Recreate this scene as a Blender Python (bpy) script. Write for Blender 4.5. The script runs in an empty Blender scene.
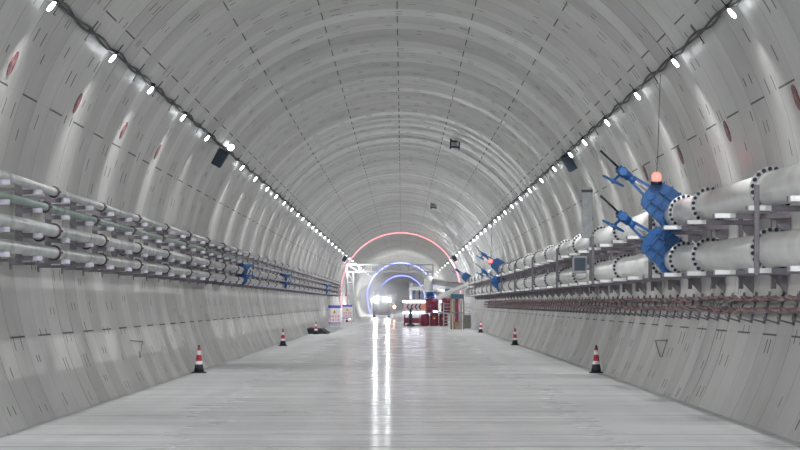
import bpy, bmesh, math, random
from mathutils import Vector, Matrix
random.seed(7)
S = bpy.context.scene
COL = S.collection
PI = math.pi
F = 2325.0            # focal length in pixels of the 800 px wide frame
CAMZ = 2.0
XC, CZ, R = -0.15, 3.13, 6.65      # tunnel axis and radius
RING = 1.5
CURVE0, CURVER = 640.0, 3600.0
def cxs(y): return 0.0 if y < CURVE0 else (y-CURVE0)**2/(2*CURVER)

# ---------------------------------------------------------------- helpers
def PX(px, py, d):
    return Vector(((px-402.0)*d/F, d, CAMZ+(303.0-py)*d/F))
def wallx(z, side):
    return XC + side*math.sqrt(max(0, R*R-(z-CZ)**2))
def onwall(px, py, inset=0.0):
    """where the sight line through a pixel meets the lining"""
    a, b = (px-402.0), (303.0-py)
    # x=a t, z'=CAMZ-CZ+b t
    A = a*a+b*b; B = 2*(-a*XC + b*(CAMZ-CZ)); C = XC*XC+(CAMZ-CZ)**2-(R-inset)**2
    t = (-B+math.sqrt(B*B-4*A*C))/(2*A)
    return Vector((a*t, t*F, CAMZ+b*t))

class MB:
    def __init__(s): s.bm = bmesh.new(); s.mi = 0; s.smooth = []
    def _fin(s, geom, M=None, smooth=False):
        vs = [g for g in geom if isinstance(g, bmesh.types.BMVert)]
        if M is not None: bmesh.ops.transform(s.bm, matrix=M, verts=vs)
        fs = set()
        for v in vs:
            for f in v.link_faces: fs.add(f)
        for f in fs: f.material_index = s.mi; f.smooth = smooth
        return s
    def box(s, c, size, rot=(0,0,0), bev=0.0):
        r = bmesh.ops.create_cube(s.bm, size=1.0)
        vs = r['verts']
        bmesh.ops.scale(s.bm, vec=Vector(size), verts=vs)
        if bev > 0:
            es = list({e for v in vs for e in v.link_edges})
            q = bmesh.ops.bevel(s.bm, geom=es, offset=bev, segments=2, affect='EDGES', profile=0.6)
            vs = list({v for f in q['faces'] for v in f.verts} | {v for v in vs if v.is_valid})
            ext = set(vs)
            for v in vs:
                for f in v.link_faces:
                    for w in f.verts: ext.add(w)
            vs = list(ext)
        from mathutils import Euler
        M = Matrix.Translation(Vector(c)) @ Euler(rot).to_matrix().to_4x4()
        return s._fin(vs, M)
    def boxb(s, x0,x1,y0,y1,z0,z1, bev=0.0):
        return s.box(((x0+x1)/2,(y0+y1)/2,(z0+z1)/2),(x1-x0,y1-y0,z1-z0),bev=bev)
    def cone(s, p0, p1, r0, r1, seg=12, smooth=True, caps=True):
        p0, p1 = Vector(p0), Vector(p1); d = p1-p0; L = d.length
        q = bmesh.ops.create_cone(s.bm, cap_ends=caps, segments=seg, radius1=r0, radius2=r1, depth=L)
        M = Matrix.Translation((p0+p1)/2) @ d.to_track_quat('Z','Y').to_matrix().to_4x4()
        s._fin(q['verts'], M, smooth)
        for v in q['verts']:
            for f in v.link_faces:
                if len(f.verts) > 4: f.smooth = False
        return s
    def cyl(s, p0, p1, r, seg=12, smooth=True): return s.cone(p0, p1, r, r, seg, smooth)
    def bar(s, p0, p1, w, h=None):
        p0, p1 = Vector(p0), Vector(p1); d = p1-p0
        q = bmesh.ops.create_cube(s.bm, size=1.0)
        bmesh.ops.scale(s.bm, vec=Vector((w, h or w, d.length)), verts=q['verts'])
        M = Matrix.Translation((p0+p1)/2) @ d.to_track_quat('Z','Y').to_matrix().to_4x4()
        return s._fin(q['verts'], M)
    def sph(s, c, r, sc=(1,1,1), u=16, v=10):
        q = bmesh.ops.create_uvsphere(s.bm, u_segments=u, v_segments=v, radius=r)
        return s._fin(q['verts'], Matrix.Translation(Vector(c)) @ Matrix.Diagonal((sc[0],sc[1],sc[2],1)), True)
    def tube(s, pts, r, seg=8, closed=False):
        pts = [Vector(p) for p in pts]; n = len(pts); rings = []
        for i, p in enumerate(pts):
            a = pts[max(i-1,0)]; b = pts[min(i+1,n-1)]
            if closed: a = pts[(i-1)%n]; b = pts[(i+1)%n]
            t = (b-a).normalized()
            ref = Vector((0,0,1)) if abs(t.z) < .9 else Vector((1,0,0))
            u = t.cross(ref).normalized(); w = t.cross(u)
            rings.append([s.bm.verts.new(p+(u*math.cos(k*2*PI/seg)+w*math.sin(k*2*PI/seg))*r) for k in range(seg)])
        m = n if closed else n-1
        for i in range(m):
            A, B = rings[i], rings[(i+1)%n]
            for k in range(seg):
                f = s.bm.faces.new((A[k],A[(k+1)%seg],B[(k+1)%seg],B[k])); f.smooth = True; f.material_index = s.mi
        if not closed:
            for A in (rings[0], rings[-1]):
                f = s.bm.faces.new(A); f.material_index = s.mi
        return s
    def lathe(s, prof, seg=24, M=None, mats=None):
        rings = []
        for (r, z) in prof:
            rings.append([s.bm.verts.new((r*math.cos(k*2*PI/seg), r*math.sin(k*2*PI/seg), z)) for k in range(seg)])
        allv = [v for q in rings for v in q]
        for i in range(len(rings)-1):
            for k in range(seg):
                f = s.bm.faces.new((rings[i][k],rings[i][(k+1)%seg],rings[i+1][(k+1)%seg],rings[i+1][k]))
                f.smooth = True; f.material_index = mats[i] if mats else s.mi
        for q in (rings[0], rings[-1]):
            f = s.bm.faces.new(q); f.material_index = s.mi
        if M is not None: bmesh.ops.transform(s.bm, matrix=M, verts=allv)
        return s
    def prism(s, poly, y0, y1, plane='xz'):
        """polygon in xz extruded along y"""
        a = [s.bm.verts.new((p[0], y0, p[1])) for p in poly]; b = [s.bm.verts.new((p[0], y1, p[1])) for p in poly]
        n = len(poly)
        fs = [s.bm.faces.new(a), s.bm.faces.new(b)]
        for k in range(n): fs.append(s.bm.faces.new((a[k],a[(k+1)%n],b[(k+1)%n],b[k])))
        for f in fs: f.material_index = s.mi
        return s
    def build(s, name, mats, parent=None, **kw):
        bmesh.ops.recalc_face_normals(s.bm, faces=s.bm.faces)
        me = bpy.data.meshes.new(name); s.bm.to_mesh(me); s.bm.free()
        for m in (mats if isinstance(mats, (list,tuple)) else [mats]): me.materials.append(m)
        o = bpy.data.objects.new(name, me); COL.objects.link(o)
        if parent is not None: o.parent = parent
        if kw: tag(o, **kw)
        return o
def tag(o, label=None, cat=None, group=None, kind=None):
    if label: o['label'] = label
    if cat: o['category'] = cat
    if group: o['group'] = group
    if kind: o['kind'] = kind
    return o
def thing(name, loc, label, cat, group=None, rot=(0,0,0)):
    o = bpy.data.objects.new(name, None); COL.objects.link(o); o.location = loc; o.rotation_euler = rot
    o.empty_display_size = .1
    return tag(o, label, cat, group)
KIDS = {}
def copy_tree(o, loc=None, label=None, group=None, parent=None, rot=None):
    c = o.copy(); COL.objects.link(c)
    if parent is not None: c.parent = parent
    if loc is not None: c.location = loc
    if rot is not None: c.rotation_euler = rot
    if label: c['label'] = label
    if group: c['group'] = group
    for ch in list(o.children): copy_tree(ch, parent=c)
    return c
_o = ['','first','second','third','fourth','fifth','sixth','seventh','eighth','ninth','tenth','eleventh','twelfth','thirteenth','fourteenth','fifteenth','sixteenth','seventeenth','eighteenth','nineteenth']
_t = {2:('twenty','twentieth'),3:('thirty','thirtieth'),4:('forty','fortieth'),5:('fifty','fiftieth'),6:('sixty','sixtieth'),7:('seventy','seventieth'),8:('eighty','eightieth'),9:('ninety','ninetieth')}
def nth(n):
    if n < 20: return _o[n]
    if n >= 100: return 'hundred and ' + nth(n-100) if n > 100 else 'hundredth'
    a, b = divmod(n, 10)
    return _t[a][1] if b == 0 else _t[a][0]+'-'+_o[b]

# ---------------------------------------------------------------- materials
class N:
    """tiny expression helper over shader math nodes"""
    def __init__(s, m): s.t = m.node_tree; s.n = s.t.nodes; s.l = s.t.links
    def new(s, ty, **kw):
        n = s.n.new(ty)
        for k, v in kw.items(): setattr(n, k, v)
        return n
    def inp(s, sock, v):
        if isinstance(v, bpy.types.NodeSocket): s.l.new(v, sock)
        else: sock.default_value = v
    def m(s, op, a, b=0.0, c=0.0, clamp=False):
        n = s.new('ShaderNodeMath', operation=op, use_clamp=clamp)
        s.inp(n.inputs[0], a); s.inp(n.inputs[1], b)
        if len(n.inputs) > 2: s.inp(n.inputs[2], c)
        return n.outputs[0]
    def mix(s, f, a, b):
        n = s.new('ShaderNodeMix', data_type='RGBA')
        s.inp(n.inputs[0], f); s.inp(n.inputs[6], a); s.inp(n.inputs[7], b)
        return n.outputs[2]
    def comb(s, x, y, z=0.0):
        n = s.new('ShaderNodeCombineXYZ')
        for i, v in enumerate((x,y,z)): s.inp(n.inputs[i], v)
        return n.outputs[0]
    def noise(s, vec, scale=1.0, detail=3.0, rough=.55):
        n = s.new('ShaderNodeTexNoise'); s.inp(n.inputs['Vector'], vec)
        n.inputs['Scale'].default_value = scale; n.inputs['Detail'].default_value = detail; n.inputs['Roughness'].default_value = rough
        return n.outputs['Fac']
    def white(s, v):
        n = s.new('ShaderNodeTexWhiteNoise', noise_dimensions='3D'); s.inp(n.inputs['Vector'], v)
        return n.outputs['Value']
    def ramp(s, v, a, b, lo=0.0, hi=1.0):
        n = s.new('ShaderNodeMapRange', clamp=True); s.inp(n.inputs[0], v)
        n.inputs[1].default_value = a; n.inputs[2].default_value = b; n.inputs[3].default_value = lo; n.inputs[4].default_value = hi
        return n.outputs[0]
def newmat(name):
    m = bpy.data.materials.new(name); m.use_nodes = True
    return m, m.node_tree.nodes['Principled BSDF'], N(m)
def mat(name, col, rough=.5, metal=0.0, var=.12, scale=6.0, emit=None, es=0.0):
    m, b, n = newmat(name)
    b.inputs['Roughness'].default_value = rough; b.inputs['Metallic'].default_value = metal
    tc = n.new('ShaderNodeTexCoord')
    f = n.noise(tc.outputs['Object'], scale, 4)
    dark = tuple(c*(1-var*1.6) for c in col)+(1,); lite = tuple(min(1,c*(1+var)) for c in col)+(1,)
    n.inp(b.inputs['Base Color'], n.mix(n.ramp(f,.3,.7), dark, lite))
    n.inp(b.inputs['Roughness'], n.ramp(f,.3,.7,max(0,rough-.06),min(1,rough+.08)))
    if emit:
        b.inputs['Emission Color'].default_value = emit+(1,); b.inputs['Emission Strength'].default_value = es
    return m

def lining_material():
    m, b, n = newmat('lining_concrete')
    uv = n.new('ShaderNodeUVMap', uv_map='UVMap'); sp = n.new('ShaderNodeSeparateXYZ'); n.l.new(uv.outputs[0], sp.inputs[0])
    u, v = sp.outputs[0], sp.outputs[1]           # metres round the ring, metres along the tunnel
    rv = n.m('DIVIDE', v, RING); ri = n.m('FLOOR', rv); rf = n.m('FRACT', rv)
    par = n.m('FRACT', n.m('MULTIPLY', ri, .5))   # 0 or .5
    tone = n.white(n.comb(ri, 3.3, 1.1))
    band = n.noise(n.comb(n.m('MULTIPLY', u, .03), n.m('MULTIPLY', v, .16), 2.0), 1.0, 2)
    # casting streaks that run round the ring
    streak = n.noise(n.comb(n.m('MULTIPLY', u, .35), n.m('MULTIPLY', v, 5.0), 0.0), 1.0, 4, .6)
    blot = n.noise(n.comb(u, v, 5.0), .6, 4, .6)
    fac = n.m('ADD', n.m('ADD', n.m('MULTIPLY', tone, .34), n.m('MULTIPLY', band, .5)), n.m('ADD', n.m('MULTIPLY', streak, .45), n.m('MULTIPLY', blot, .6)))
    fac = n.ramp(fac, .55, 1.3)
    col = n.mix(fac, (.36,.355,.345,1), (.70,.695,.675,1))
    # ring joints
    je = n.m('MINIMUM', rf, n.m('SUBTRACT', 1.0, rf))
    joint = n.ramp(je, .006, .014, 1, 0)
    jn = n.ramp(n.noise(n.comb(n.m('MULTIPLY', u, .9), ri, 0), 1.0, 2), .36, .62, .12, .95)
    joint = n.m('MULTIPLY', joint, jn)
    # longitudinal joints: on alternate rings
    seam = 0.0
    for a in SEAMS:
        c = a*R
        dd = n.m('ABSOLUTE', n.m('SUBTRACT', u, c))
        seam = n.ramp(dd, .011, .019, 1, 0) if seam == 0.0 else n.m('MAXIMUM', seam, n.ramp(dd, .011, .019, 1, 0))
    alt = n.m('LESS_THAN', par, .25)
    weak = n.m('ADD', n.m('MULTIPLY', alt, .92), .06)
    seam = n.m('MULTIPLY', seam, weak)
    # bolt pockets: short paired slots lying round the ring
    cu = n.m('DIVIDE', n.m('ADD', u, n.m('MULTIPLY', par, 1.3)), 1.16); ci = n.m('FLOOR', cu); cf = n.m('FRACT', cu)
    rnd = n.white(n.comb(ci, ri, 7.7)); rnd2 = n.white(n.comb(ci, ri, 2.2)); rnd3 = n.white(n.comb(ci, ri, 9.2))
    du = n.m('ABSOLUTE', n.m('SUBTRACT', cf, n.m('ADD', .3, n.m('MULTIPLY', rnd2, .4))))
    ln = n.m('MULTIPLY', n.white(n.comb(ci, ri, 41.0)), .07)
    inu = n.ramp(n.m('ADD', du, ln), .11, .135, 1, 0)
    s1 = n.ramp(n.m('ABSOLUTE', n.m('SUBTRACT', rf, n.m('ADD', .14, n.m('MULTIPLY', n.white(n.comb(ci, ri, 31.0)), .3)))), .022, .034, 1, 0)
    s2 = n.ramp(n.m('ABSOLUTE', n.m('SUBTRACT', rf, n.m('ADD', .54, n.m('MULTIPLY', n.white(n.comb(ci, ri, 37.0)), .3)))), .022, .034, 1, 0)
    s2 = n.m('MULTIPLY', s2, n.m('GREATER_THAN', rnd3, .35))
    pocket = n.m('MULTIPLY', n.m('MULTIPLY', n.m('MAXIMUM', s1, s2), inu), n.m('GREATER_THAN', rnd, .2))
    pocket = n.m('MULTIPLY', pocket, n.m('ADD', .65, n.m('MULTIPLY', rnd2, .5)))
    # dark drip stains
    dark = n.m('MAXIMUM', n.m('MAXIMUM', n.m('MULTIPLY', joint, .8), n.m('MULTIPLY', seam, 1.0)), pocket, clamp=True)
    col = n.mix(n.m('MULTIPLY', dark, .9), col, (.045,.045,.047,1))
    n.inp(b.inputs['Base Color'], col)
    sheen = n.white(n.comb(ri, 8.3, 4.1))
    rg = n.m('ADD', n.ramp(n.m('ADD', n.m('MULTIPLY', streak, .6), n.m('MULTIPLY', sheen, .4)), .3, .7, .28, .56), n.m('MULTIPLY', dark, .4), clamp=True)
    n.inp(b.inputs['Roughness'], rg)
    bp = n.new('ShaderNodeBump'); bp.inputs['Distance'].default_value = 1.0; bp.inputs['Strength'].default_value = .55
    wav = n.noise(n.comb(n.m('MULTIPLY', u, .30), n.m('MULTIPLY', v, 2.2), 9.0), 1.0, 3, .55)
    h = n.m('ADD', n.m('MULTIPLY', wav, .014), n.m('MULTIPLY', streak, .004))
    h = n.m('SUBTRACT', h, n.m('MULTIPLY', dark, .012))
    n.l.new(h, bp.inputs['Height']); n.l.new(bp.outputs[0], b.inputs['Normal'])
    return m

def floor_material():
    m, b, n = newmat('deck_concrete')
    tc = n.new('ShaderNodeTexCoord'); sp = n.new('ShaderNodeSeparateXYZ'); n.l.new(tc.outputs['Object'], sp.inputs[0])
    x, y = sp.outputs[0], sp.outputs[1]
    sv = n.m('DIVIDE', n.m('ADD', y, .6), 3.0); si = n.m('FLOOR', sv); sf = n.m('FRACT', sv)
    je = n.m('MINIMUM', sf, n.m('SUBTRACT', 1.0, sf))
    jn = n.noise(n.comb(n.m('MULTIPLY', x, .35), si, 0), 1.0, 2)
    joint = n.m('MULTIPLY', n.ramp(je, .010, .020, 1, 0), n.ramp(jn, .35, .55, .45, 1))
    # trowel and drag bands that run across the deck
    st = n.noise(n.comb(n.m('MULTIPLY', x, .10), n.m('MULTIPLY', y, 1.6), 0.0), 1.0, 5, .62)
    fine = n.noise(n.comb(n.m('MULTIPLY', x, .25), n.m('MULTIPLY', y, 7.0), 4.0), 1.0, 3, .6)
    bl = n.noise(n.comb(x, y, 3.0), .5, 4, .6)
    # tyre wear down the middle
    tyre = n.noise(n.comb(n.m('MULTIPLY', x, 1.3), n.m('MULTIPLY', y, .02), 1.0), 1.0, 3)
    tone = n.white(n.comb(si, 1.0, 5.0))
    fac = n.m('ADD', n.m('ADD', n.m('MULTIPLY', st, .75), n.m('MULTIPLY', fine, .45)), n.m('ADD', n.m('MULTIPLY', tone, .13), n.m('ADD', n.m('MULTIPLY', bl, .35), n.m('MULTIPLY', tyre, .25))))
    fac = n.ramp(fac, .72, 1.25)
    col = n.mix(fac, (.45,.455,.455,1), (.78,.785,.785,1))
    col = n.mix(n.m('MULTIPLY', joint, .9), col, (.09,.09,.1,1))
    n.inp(b.inputs['Base Color'], col)
    wet = n.noise(n.comb(n.m('MULTIPLY', x, .35), n.m('MULTIPLY', y, .22), 8.0), 1.0, 4, .6)
    mid = n.ramp(n.m('ABSOLUTE', n.m('ADD', x, .2)), 1.5, 4.6, 0, .22)
    gap = n.noise(n.comb(n.m('MULTIPLY', x, .12), n.m('MULTIPLY', y, .55), 12.0), 1.0, 5, .7)
    n.inp(b.inputs['Specular IOR Level'], n.ramp(gap, .42, .60, .03, .26))
    n.inp(b.inputs['Roughness'], n.m('ADD', n.ramp(n.m('ADD', n.m('MULTIPLY', wet, .6), n.m('MULTIPLY', st, .4)),   .3, .7, .07, .22), mid))
    bp = n.new('ShaderNodeBump'); bp.inputs['Distance'].default_value = 1.0; bp.inputs['Strength'].default_value = .5
    h = n.m('ADD', n.m('MULTIPLY', fine, .003), n.m('MULTIPLY', st, .008))
    n.l.new(h, bp.inputs['Height']); n.l.new(bp.outputs[0], b.inputs['Normal'])
    return m

# joint angles (from the crown, negative to the left), read off along the sight lines of each joint
def seam_angle(px, py):
    p = onwall(px, py); return math.atan2(p.x-XC, p.z-CZ)
SEAMS = sorted(seam_angle(*q) for q in [(397,0),(317.5,0),(240,30),(95,0),(28,97),(20,337),(476.5,0),(560,15),(662,37),(797,78),(740,332)])

M = {}
M['lining'] = lining_material()
M['deck'] = floor_material()
M['pipe_grey'] = mat('galvanised_pipe', (.47,.48,.47), .32, .25, .18, 2.5)
M['pipe_green'] = mat('green_grey_pipe', (.26,.31,.285), .38, .1, .15, 2.5)
M['coupling'] = mat('dark_coupling', (.07,.045,.05), .5, .2)
M['bracket'] = mat('bracket_steel', (.19,.175,.19), .45, .4, .2)
M['beam'] = mat('lilac_grey_beam', (.27,.24,.28), .4, .3, .25, 2.0)
M['arm'] = mat('arm_steel', (.50,.46,.52), .35, .45, .2)
M['white_pipe'] = mat('white_painted_pipe', (.78,.78,.76), .34, 0, .09, 1.5)
M['flange'] = mat('white_flange', (.62,.63,.64), .35, 0, .08)
M['bolt'] = mat('black_bolt', (.012,.014,.02), .5)
M['blue'] = mat('blue_painted_steel', (.012,.10,.30), .4, 0, .2, 4)
M['darkblue'] = mat('dark_blue_steel', (.012,.05,.16), .45, 0, .2)
M['rod'] = mat('black_rod', (.02,.025,.035), .4, .3)
M['speaker'] = mat('speaker_plastic', (.035,.05,.07), .6)
M['black'] = mat('black_rubber', (.018,.02,.028), .65)
M['red'] = mat('red_plastic', (.42,.012,.035), .45)
M['white'] = mat('white_reflective', (.82,.80,.80), .45, 0, .05)
M['cable'] = mat('dark_cable', (.06,.065,.07), .55, 0, .3)
M['cable_red'] = mat('dusty_red_cable', (.36,.21,.22), .6, 0, .4, 2.0)
M['cable_grey'] = mat('dusty_grey_cable', (.30,.27,.28), .6, 0, .35, 2.0)
M['tank'] = mat('red_tank_paint', (.17,.018,.045), .4, 0, .2)
M['yellow'] = mat('yellow_brown_pole', (.27,.20,.12), .5, 0, .2)
M['steel'] = mat('bare_steel', (.50,.51,.53), .35, .5)
M['truss'] = mat('white_truss_paint', (.44,.45,.48), .45)
M['grey'] = mat('grey_panel', (.33,.34,.36), .5)
M['panel'] = mat('antenna_cover', (.36,.37,.38), .55)
M['screen'] = mat('dark_screen', (.03,.045,.07), .35)
M['cabinet'] = mat('olive_grey_cabinet', (.13,.14,.13), .55)
M['sign'] = mat('sign_white', (.80,.76,.80), .5, 0, .03)
M['sign_blue'] = mat('sign_blue', (.12,.10,.48), .5, 0, .05)
M['sign_yellow'] = mat('sign_yellow', (.75,.45,.08), .5, 0, .05)
M['sign_red'] = mat('sign_red', (.62,.03,.09), .5, 0, .05)
M['oval'] = mat('faded_red_paint', (.28,.13,.14), .6, 0, .45, 9)
M['ovalw'] = mat('faded_white_paint', (.36,.20,.21), .6, 0, .3, 9)
M['grille'] = mat('faded_pink_grille', (.42,.24,.25), .5)
M['orange'] = mat('orange_reflective', (.75,.30,.16), .5)
M['teal'] = mat('teal_blue_sign', (.025,.075,.12), .45)
M['board'] = mat('faded_pink_board', (.46,.36,.37), .5)
M['glass'] = mat('dark_glass', (.04,.05,.06), .1)
LAMP = 6.0
M['bulb'] = mat('lit_bulb', (.9,.9,.9), .4, 0, 0, 1, (.90,.96,1.0), LAMP)
M['flood'] = mat('lit_floodlight', (.9,.9,.9), .4, 0, 0, 1, (.92,.97,1.0), LAMP)
M['pink_led'] = mat('pink_led_strip', (.8,.3,.35), .5, 0, 0, 1, (1.0,.40,.46), .6)
M['blue_led'] = mat('blue_led_strip', (.3,.35,.9), .5, 0, 0, 1, (.20,.27,1.0), 5.0)
M['white_led'] = mat('white_led_bar', (.9,.9,.95), .5, 0, 0, 1, (.85,.86,1.0), 4.5)
M['headlight'] = mat('lit_headlight', (.9,.9,.9), .5, 0, 0, 1, (.88,.92,1.0), 38.0)
M['red_lamp'] = mat('lit_red_beacon', (.9,.1,.08), .3, 0, 0, 1, (1.0,.06,.05), 3.0)
M['orange_lamp'] = mat('lit_orange_lamp', (.9,.4,.2), .3, 0, 0, 1, (1.0,.35,.15), 25.0)

# ---------------------------------------------------------------- the tunnel lining and deck
Y0, Y1 = -15.0, 1560.0
FLOORA = PI - math.asin(math.sqrt(R*R-CZ*CZ)/R)     # angle of the deck edge from the crown
rr = random.Random(11)
NR = int((Y1-Y0)/RING)
ring_r = []
slow = 0.0
for i in range(NR):
    slow = slow*.8 + rr.uniform(-.001,.001)
    t = rr.uniform(-.0015,.0015)
    if rr.random() < .1: t = rr.choice((-1,1))*rr.uniform(.003,.0045)
    ring_r.append((R+slow+t, R+slow-t))
def lining(name, a0, a1, seg):
    me = bpy.data.meshes.new(name); vs=[]; fs=[]; uvs=[]; sm=[]
    prev = None
    for i in range(NR):
        y0 = Y0+i*RING; y1 = y0+RING
        base = len(vs)
        for (yy, r) in ((y0, ring_r[i][0]), (y1, ring_r[i][1])):
            for k in range(seg+1):
                a = a0+(a1-a0)*k/seg
                vs.append((XC+cxs(yy)+r*math.sin(a), yy, CZ+r*math.cos(a))); uvs.append((a*R, yy-Y0))
        for k in range(seg):
            fs.append((base+k, base+k+1, base+seg+1+k+1, base+seg+1+k)); sm.append(True)
        if prev is not None:
            b2 = len(vs)
            for j in range(seg+1): vs.append(vs[prev+seg+1+j]); uvs.append(uvs[prev+seg+1+j])
            for j in range(seg+1): vs.append(vs[base+j]); uvs.append(uvs[base+j])
            for k in range(seg): fs.append((b2+k, b2+k+1, b2+seg+1+k+1, b2+seg+1+k)); sm.append(False)
        prev = base
    me.from_pydata(vs, [], fs)
    lay = me.uv_layers.new(name='UVMap')
    li = [0]*len(me.loops); me.loops.foreach_get('vertex_index', li)
    flat = [c for v in li for c in uvs[v]]
    lay.data.foreach_set('uv', flat)
    me.polygons.foreach_set('use_smooth', sm)
    me.flip_normals(); me.update()
    me.materials.append(M['lining'])
    o = bpy.data.objects.new(name, me); COL.objects.link(o); o['kind'] = 'structure'
    return o
lining('wall_left', -FLOORA-.03, -.80, 22)
lining('ceiling', -.80, .80, 26)
lining('wall_right', .80, FLOORA+.03, 22)
b = MB()
w0 = math.sqrt(R*R-CZ*CZ)
ys = [Y0] + [30*i for i in range(0, 52)]
ys = [y for y in ys if y <= Y1]
prevv = None
for y in ys:
    c = XC+cxs(y)
    q = [b.bm.verts.new((c-w0-.02, y, 0)), b.bm.verts.new((c+w0+.02, y, 0)), b.bm.verts.new((c+w0-.3, y, -.5)), b.bm.verts.new((c-w0+.3, y, -.5))]
    if prevv:
        for k in range(4): b.bm.faces.new((prevv[k], q[k], q[(k+1)%4], prevv[(k+1)%4]))
    else: b.bm.faces.new(q)
    prevv = q
b.bm.faces.new(prevv)
b.build('floor', M['deck'], kind='structure')

# ---------------------------------------------------------------- light strings
SPOTW = 245.0
def lamp_string(side, X, Z, ds, ymax, word):
    # twisted pair of cables
    b = MB()
    for ph in (0, PI):
        pts = []
        y = 16.0
        while y < ymax:
            st = .35 if y < 130 else (1.2 if y < 300 else 6)
            a = y*1.25+ph; am = .038 if y < 300 else .02
            sag = .05*math.sin(y*2*PI/3.75)
            pts.append((cxs(y)+X+side*.10+am*math.cos(a), y, Z+.06+am*math.sin(a)+sag*.5)); y += st
        b.tube(pts, .024, 6)
    b.build('lighting_cable', M['cable'], label='dark twisted lighting cable slung along the %s side of the ceiling' % word, cat='cable')
    # lamp
    t0 = None; n = 0
    tang = Vector((side*.62, -.15, -.78)).normalized()
    for d in ds:
        if d < 33: lb, g = 'white bulb on the %s light string, nearer than the first one in view' % word, '%s string bulbs before the frame' % word
        else:
            n += 1
            if n <= 34: lb = 'lit white bulb, %s along the %s light string from the near end' % (nth(n), word)
            else: lb = 'tiny far lit bulb on the %s light string, past the close row' % word
            g = 'bulbs on the %s light string' % word
        loc = (X+cxs(d), d, Z)
        if t0 is None:
            t0 = thing('hanging_bulb', loc, lb, 'lamp', g)
            q = MB(); q.cyl((0,0,.04), tuple(tang*.05), .032, 10); q.cyl((0,0,.03),(side*.10,0,.07), .012, 6); q.build('socket', M['rod'], t0)
            q = MB()
            Mt = Matrix.Translation(tang*.045) @ tang.to_track_quat('Z','Y').to_matrix().to_4x4()
            q.lathe([(.020,0),(.030,.03),(.036,.08),(.035,.14),(.024,.18),(.01,.19)], 10, Mt)
            q.build('bulb', M['bulb'], t0)
            l = bpy.data.lights.new('bulb_light', 'SPOT'); l.energy = SPOTW; l.spot_size = math.radians(154); l.spot_blend = .85; l.color = (.97,.985,1); l.shadow_soft_size = .02
            lo = bpy.data.objects.new('bulb_light', l); COL.objects.link(lo); lo.parent = t0; far = l.copy(); far.energy = SPOTW*1.5; mfar = l.copy(); mfar.energy = SPOTW*2.3; vfar = l.copy(); vfar.energy = SPOTW*14; lo.location = tuple(tang*.30)
            lo.rotation_euler = Vector((-side*.50,.28,-.83)).to_track_quat('-Z','Y').to_euler()
        else:
            c = copy_tree(t0, loc, lb, g)
            if d > 140:
                for ch in c.children:
                    if ch.type == 'LIGHT': ch.data = far if d < 225 else (mfar if d < 345 else vfar)
def far_spots(a):
    r = []
    while a < 900:
        a += 7.5 if a < 150 else 7.5+(a-150)*.08
        r.append(a)
    return r
dl = [36.8-7.4*k for k in range(9,0,-1)] + [36.8,44.6,51.3,58.9,66.2,80.7,88,95.7,102.5,109.4,117,124,130,138.5,144.7,151] + far_spots(151)
dr = [37.2-7.6*k for k in range(9,0,-1)] + [37.2,44.9,52.1,59.8,67.2,72.8,80.5,88,96,103.3,111.6,119,126.5,131.8,139.5,147.5] + far_spots(147.5)
XL, ZL, XR, ZR = -5.46, 6.80, 5.19, 6.74
lamp_string(-1, XL, ZL, dl, 900, 'left')
lamp_string(1, XR, ZR, dr, 700, 'right')
# cable hangers: thin rods against the lining crossing the cable
def hangers(side, X, Z, word):
    t0 = None; n = 0; d = 34.2
    while d < 150:
        n += 1
        lb = 'thin dark cable hanger rod, %s along the %s light string from the near end' % (nth(n), word)
        loc = (X+side*.1, d, Z+.06)
        if t0 is None:
            t0 = thing('cable_hanger', loc, lb, 'hanger', 'cable hangers on the %s light string' % word)
            q = MB(); dx = Vector((side*.66,0,-.75))
            q.tube([tuple(-dx*.22+Vector((side*.03,0,.03))), (side*.02,0,.02), tuple(dx*.20), tuple(dx*.22+Vector((-side*.05,0,.0)))], .011, 6)
            q.build('rod', M['rod'], t0)
            q = MB(); q.box((side*.04,0,.04),(.06,.10,.05)); q.build('clamp', M['bracket'], t0)
        else: copy_tree(t0, loc, lb)
        d += 3.75
hangers(-1, XL, ZL, 'left'); hangers(1, XR, ZR, 'right')

# floodlight beside the left loudspeaker
def floodlight(loc, side, lb, r=.13):
    t = thing('floodlight', loc, lb, 'floodlight')
    dirv = Vector((-side*.35, -.8, -.5)).normalized()
    Mt = dirv.to_track_quat('Z','Y').to_matrix().to_4x4()
    q = MB(); q.lathe([(.03,-.14),(.08,-.12),(r*.98,-.02),(r*1.08,.0),(r*1.08,.03),(r*.9,.032)], 16, Mt); q.tube([(0,0,.05),(side*.12,.02,.14),(side*.3,.02,.2)], .014, 6); q.build('housing', M['bracket'], t)
    q = MB(); q.cone(tuple(dirv*.033), tuple(dirv*.05), r*.88, r*.7, 16); q.build('lens', M['flood'], t)
floodlight(PX(230.4,147,74.0), -1, 'bright round floodlight beside the loudspeaker on the left light string')

def loudspeaker(px, py, d, w, h, side, lb):
    c = PX(px, py, d)
    t = thing('loudspeaker', c, lb, 'loudspeaker', rot=(math.radians(18), -side*math.radians(30), 0))
    q = MB(); q.box((0,0,0),(w,.30,h),bev=.03); q.build('cabinet', M['speaker'], t)
    q = MB(); q.box((0,-.155,0),(w*.86,.02,h*.88),bev=.006)
    for k in range(7): q.box((0,-.168,-h*.36+k*h*.12),(w*.8,.008,.015))
    q.build('grille', M['screen'], t)
    q = MB(); q.tube([(-w*.52,0,0),(-w*.52,.12,h*.35),(0,.2,h*.62),(w*.52,.12,h*.35),(w*.52,0,0)], .013, 6); q.build('yoke', M['bracket'], t)
loudspeaker(220,158,70.5,.32,.50,-1,'dark loudspeaker hung under the near left light string')
loudspeaker(569,162.5,74.5,.30,.55,1,'dark loudspeaker hung under the near right light string')
loudspeaker(344.7,258.6,228,.38,.55,-1,'small far dark loudspeaker on the left light string near the pink arch')
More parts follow.
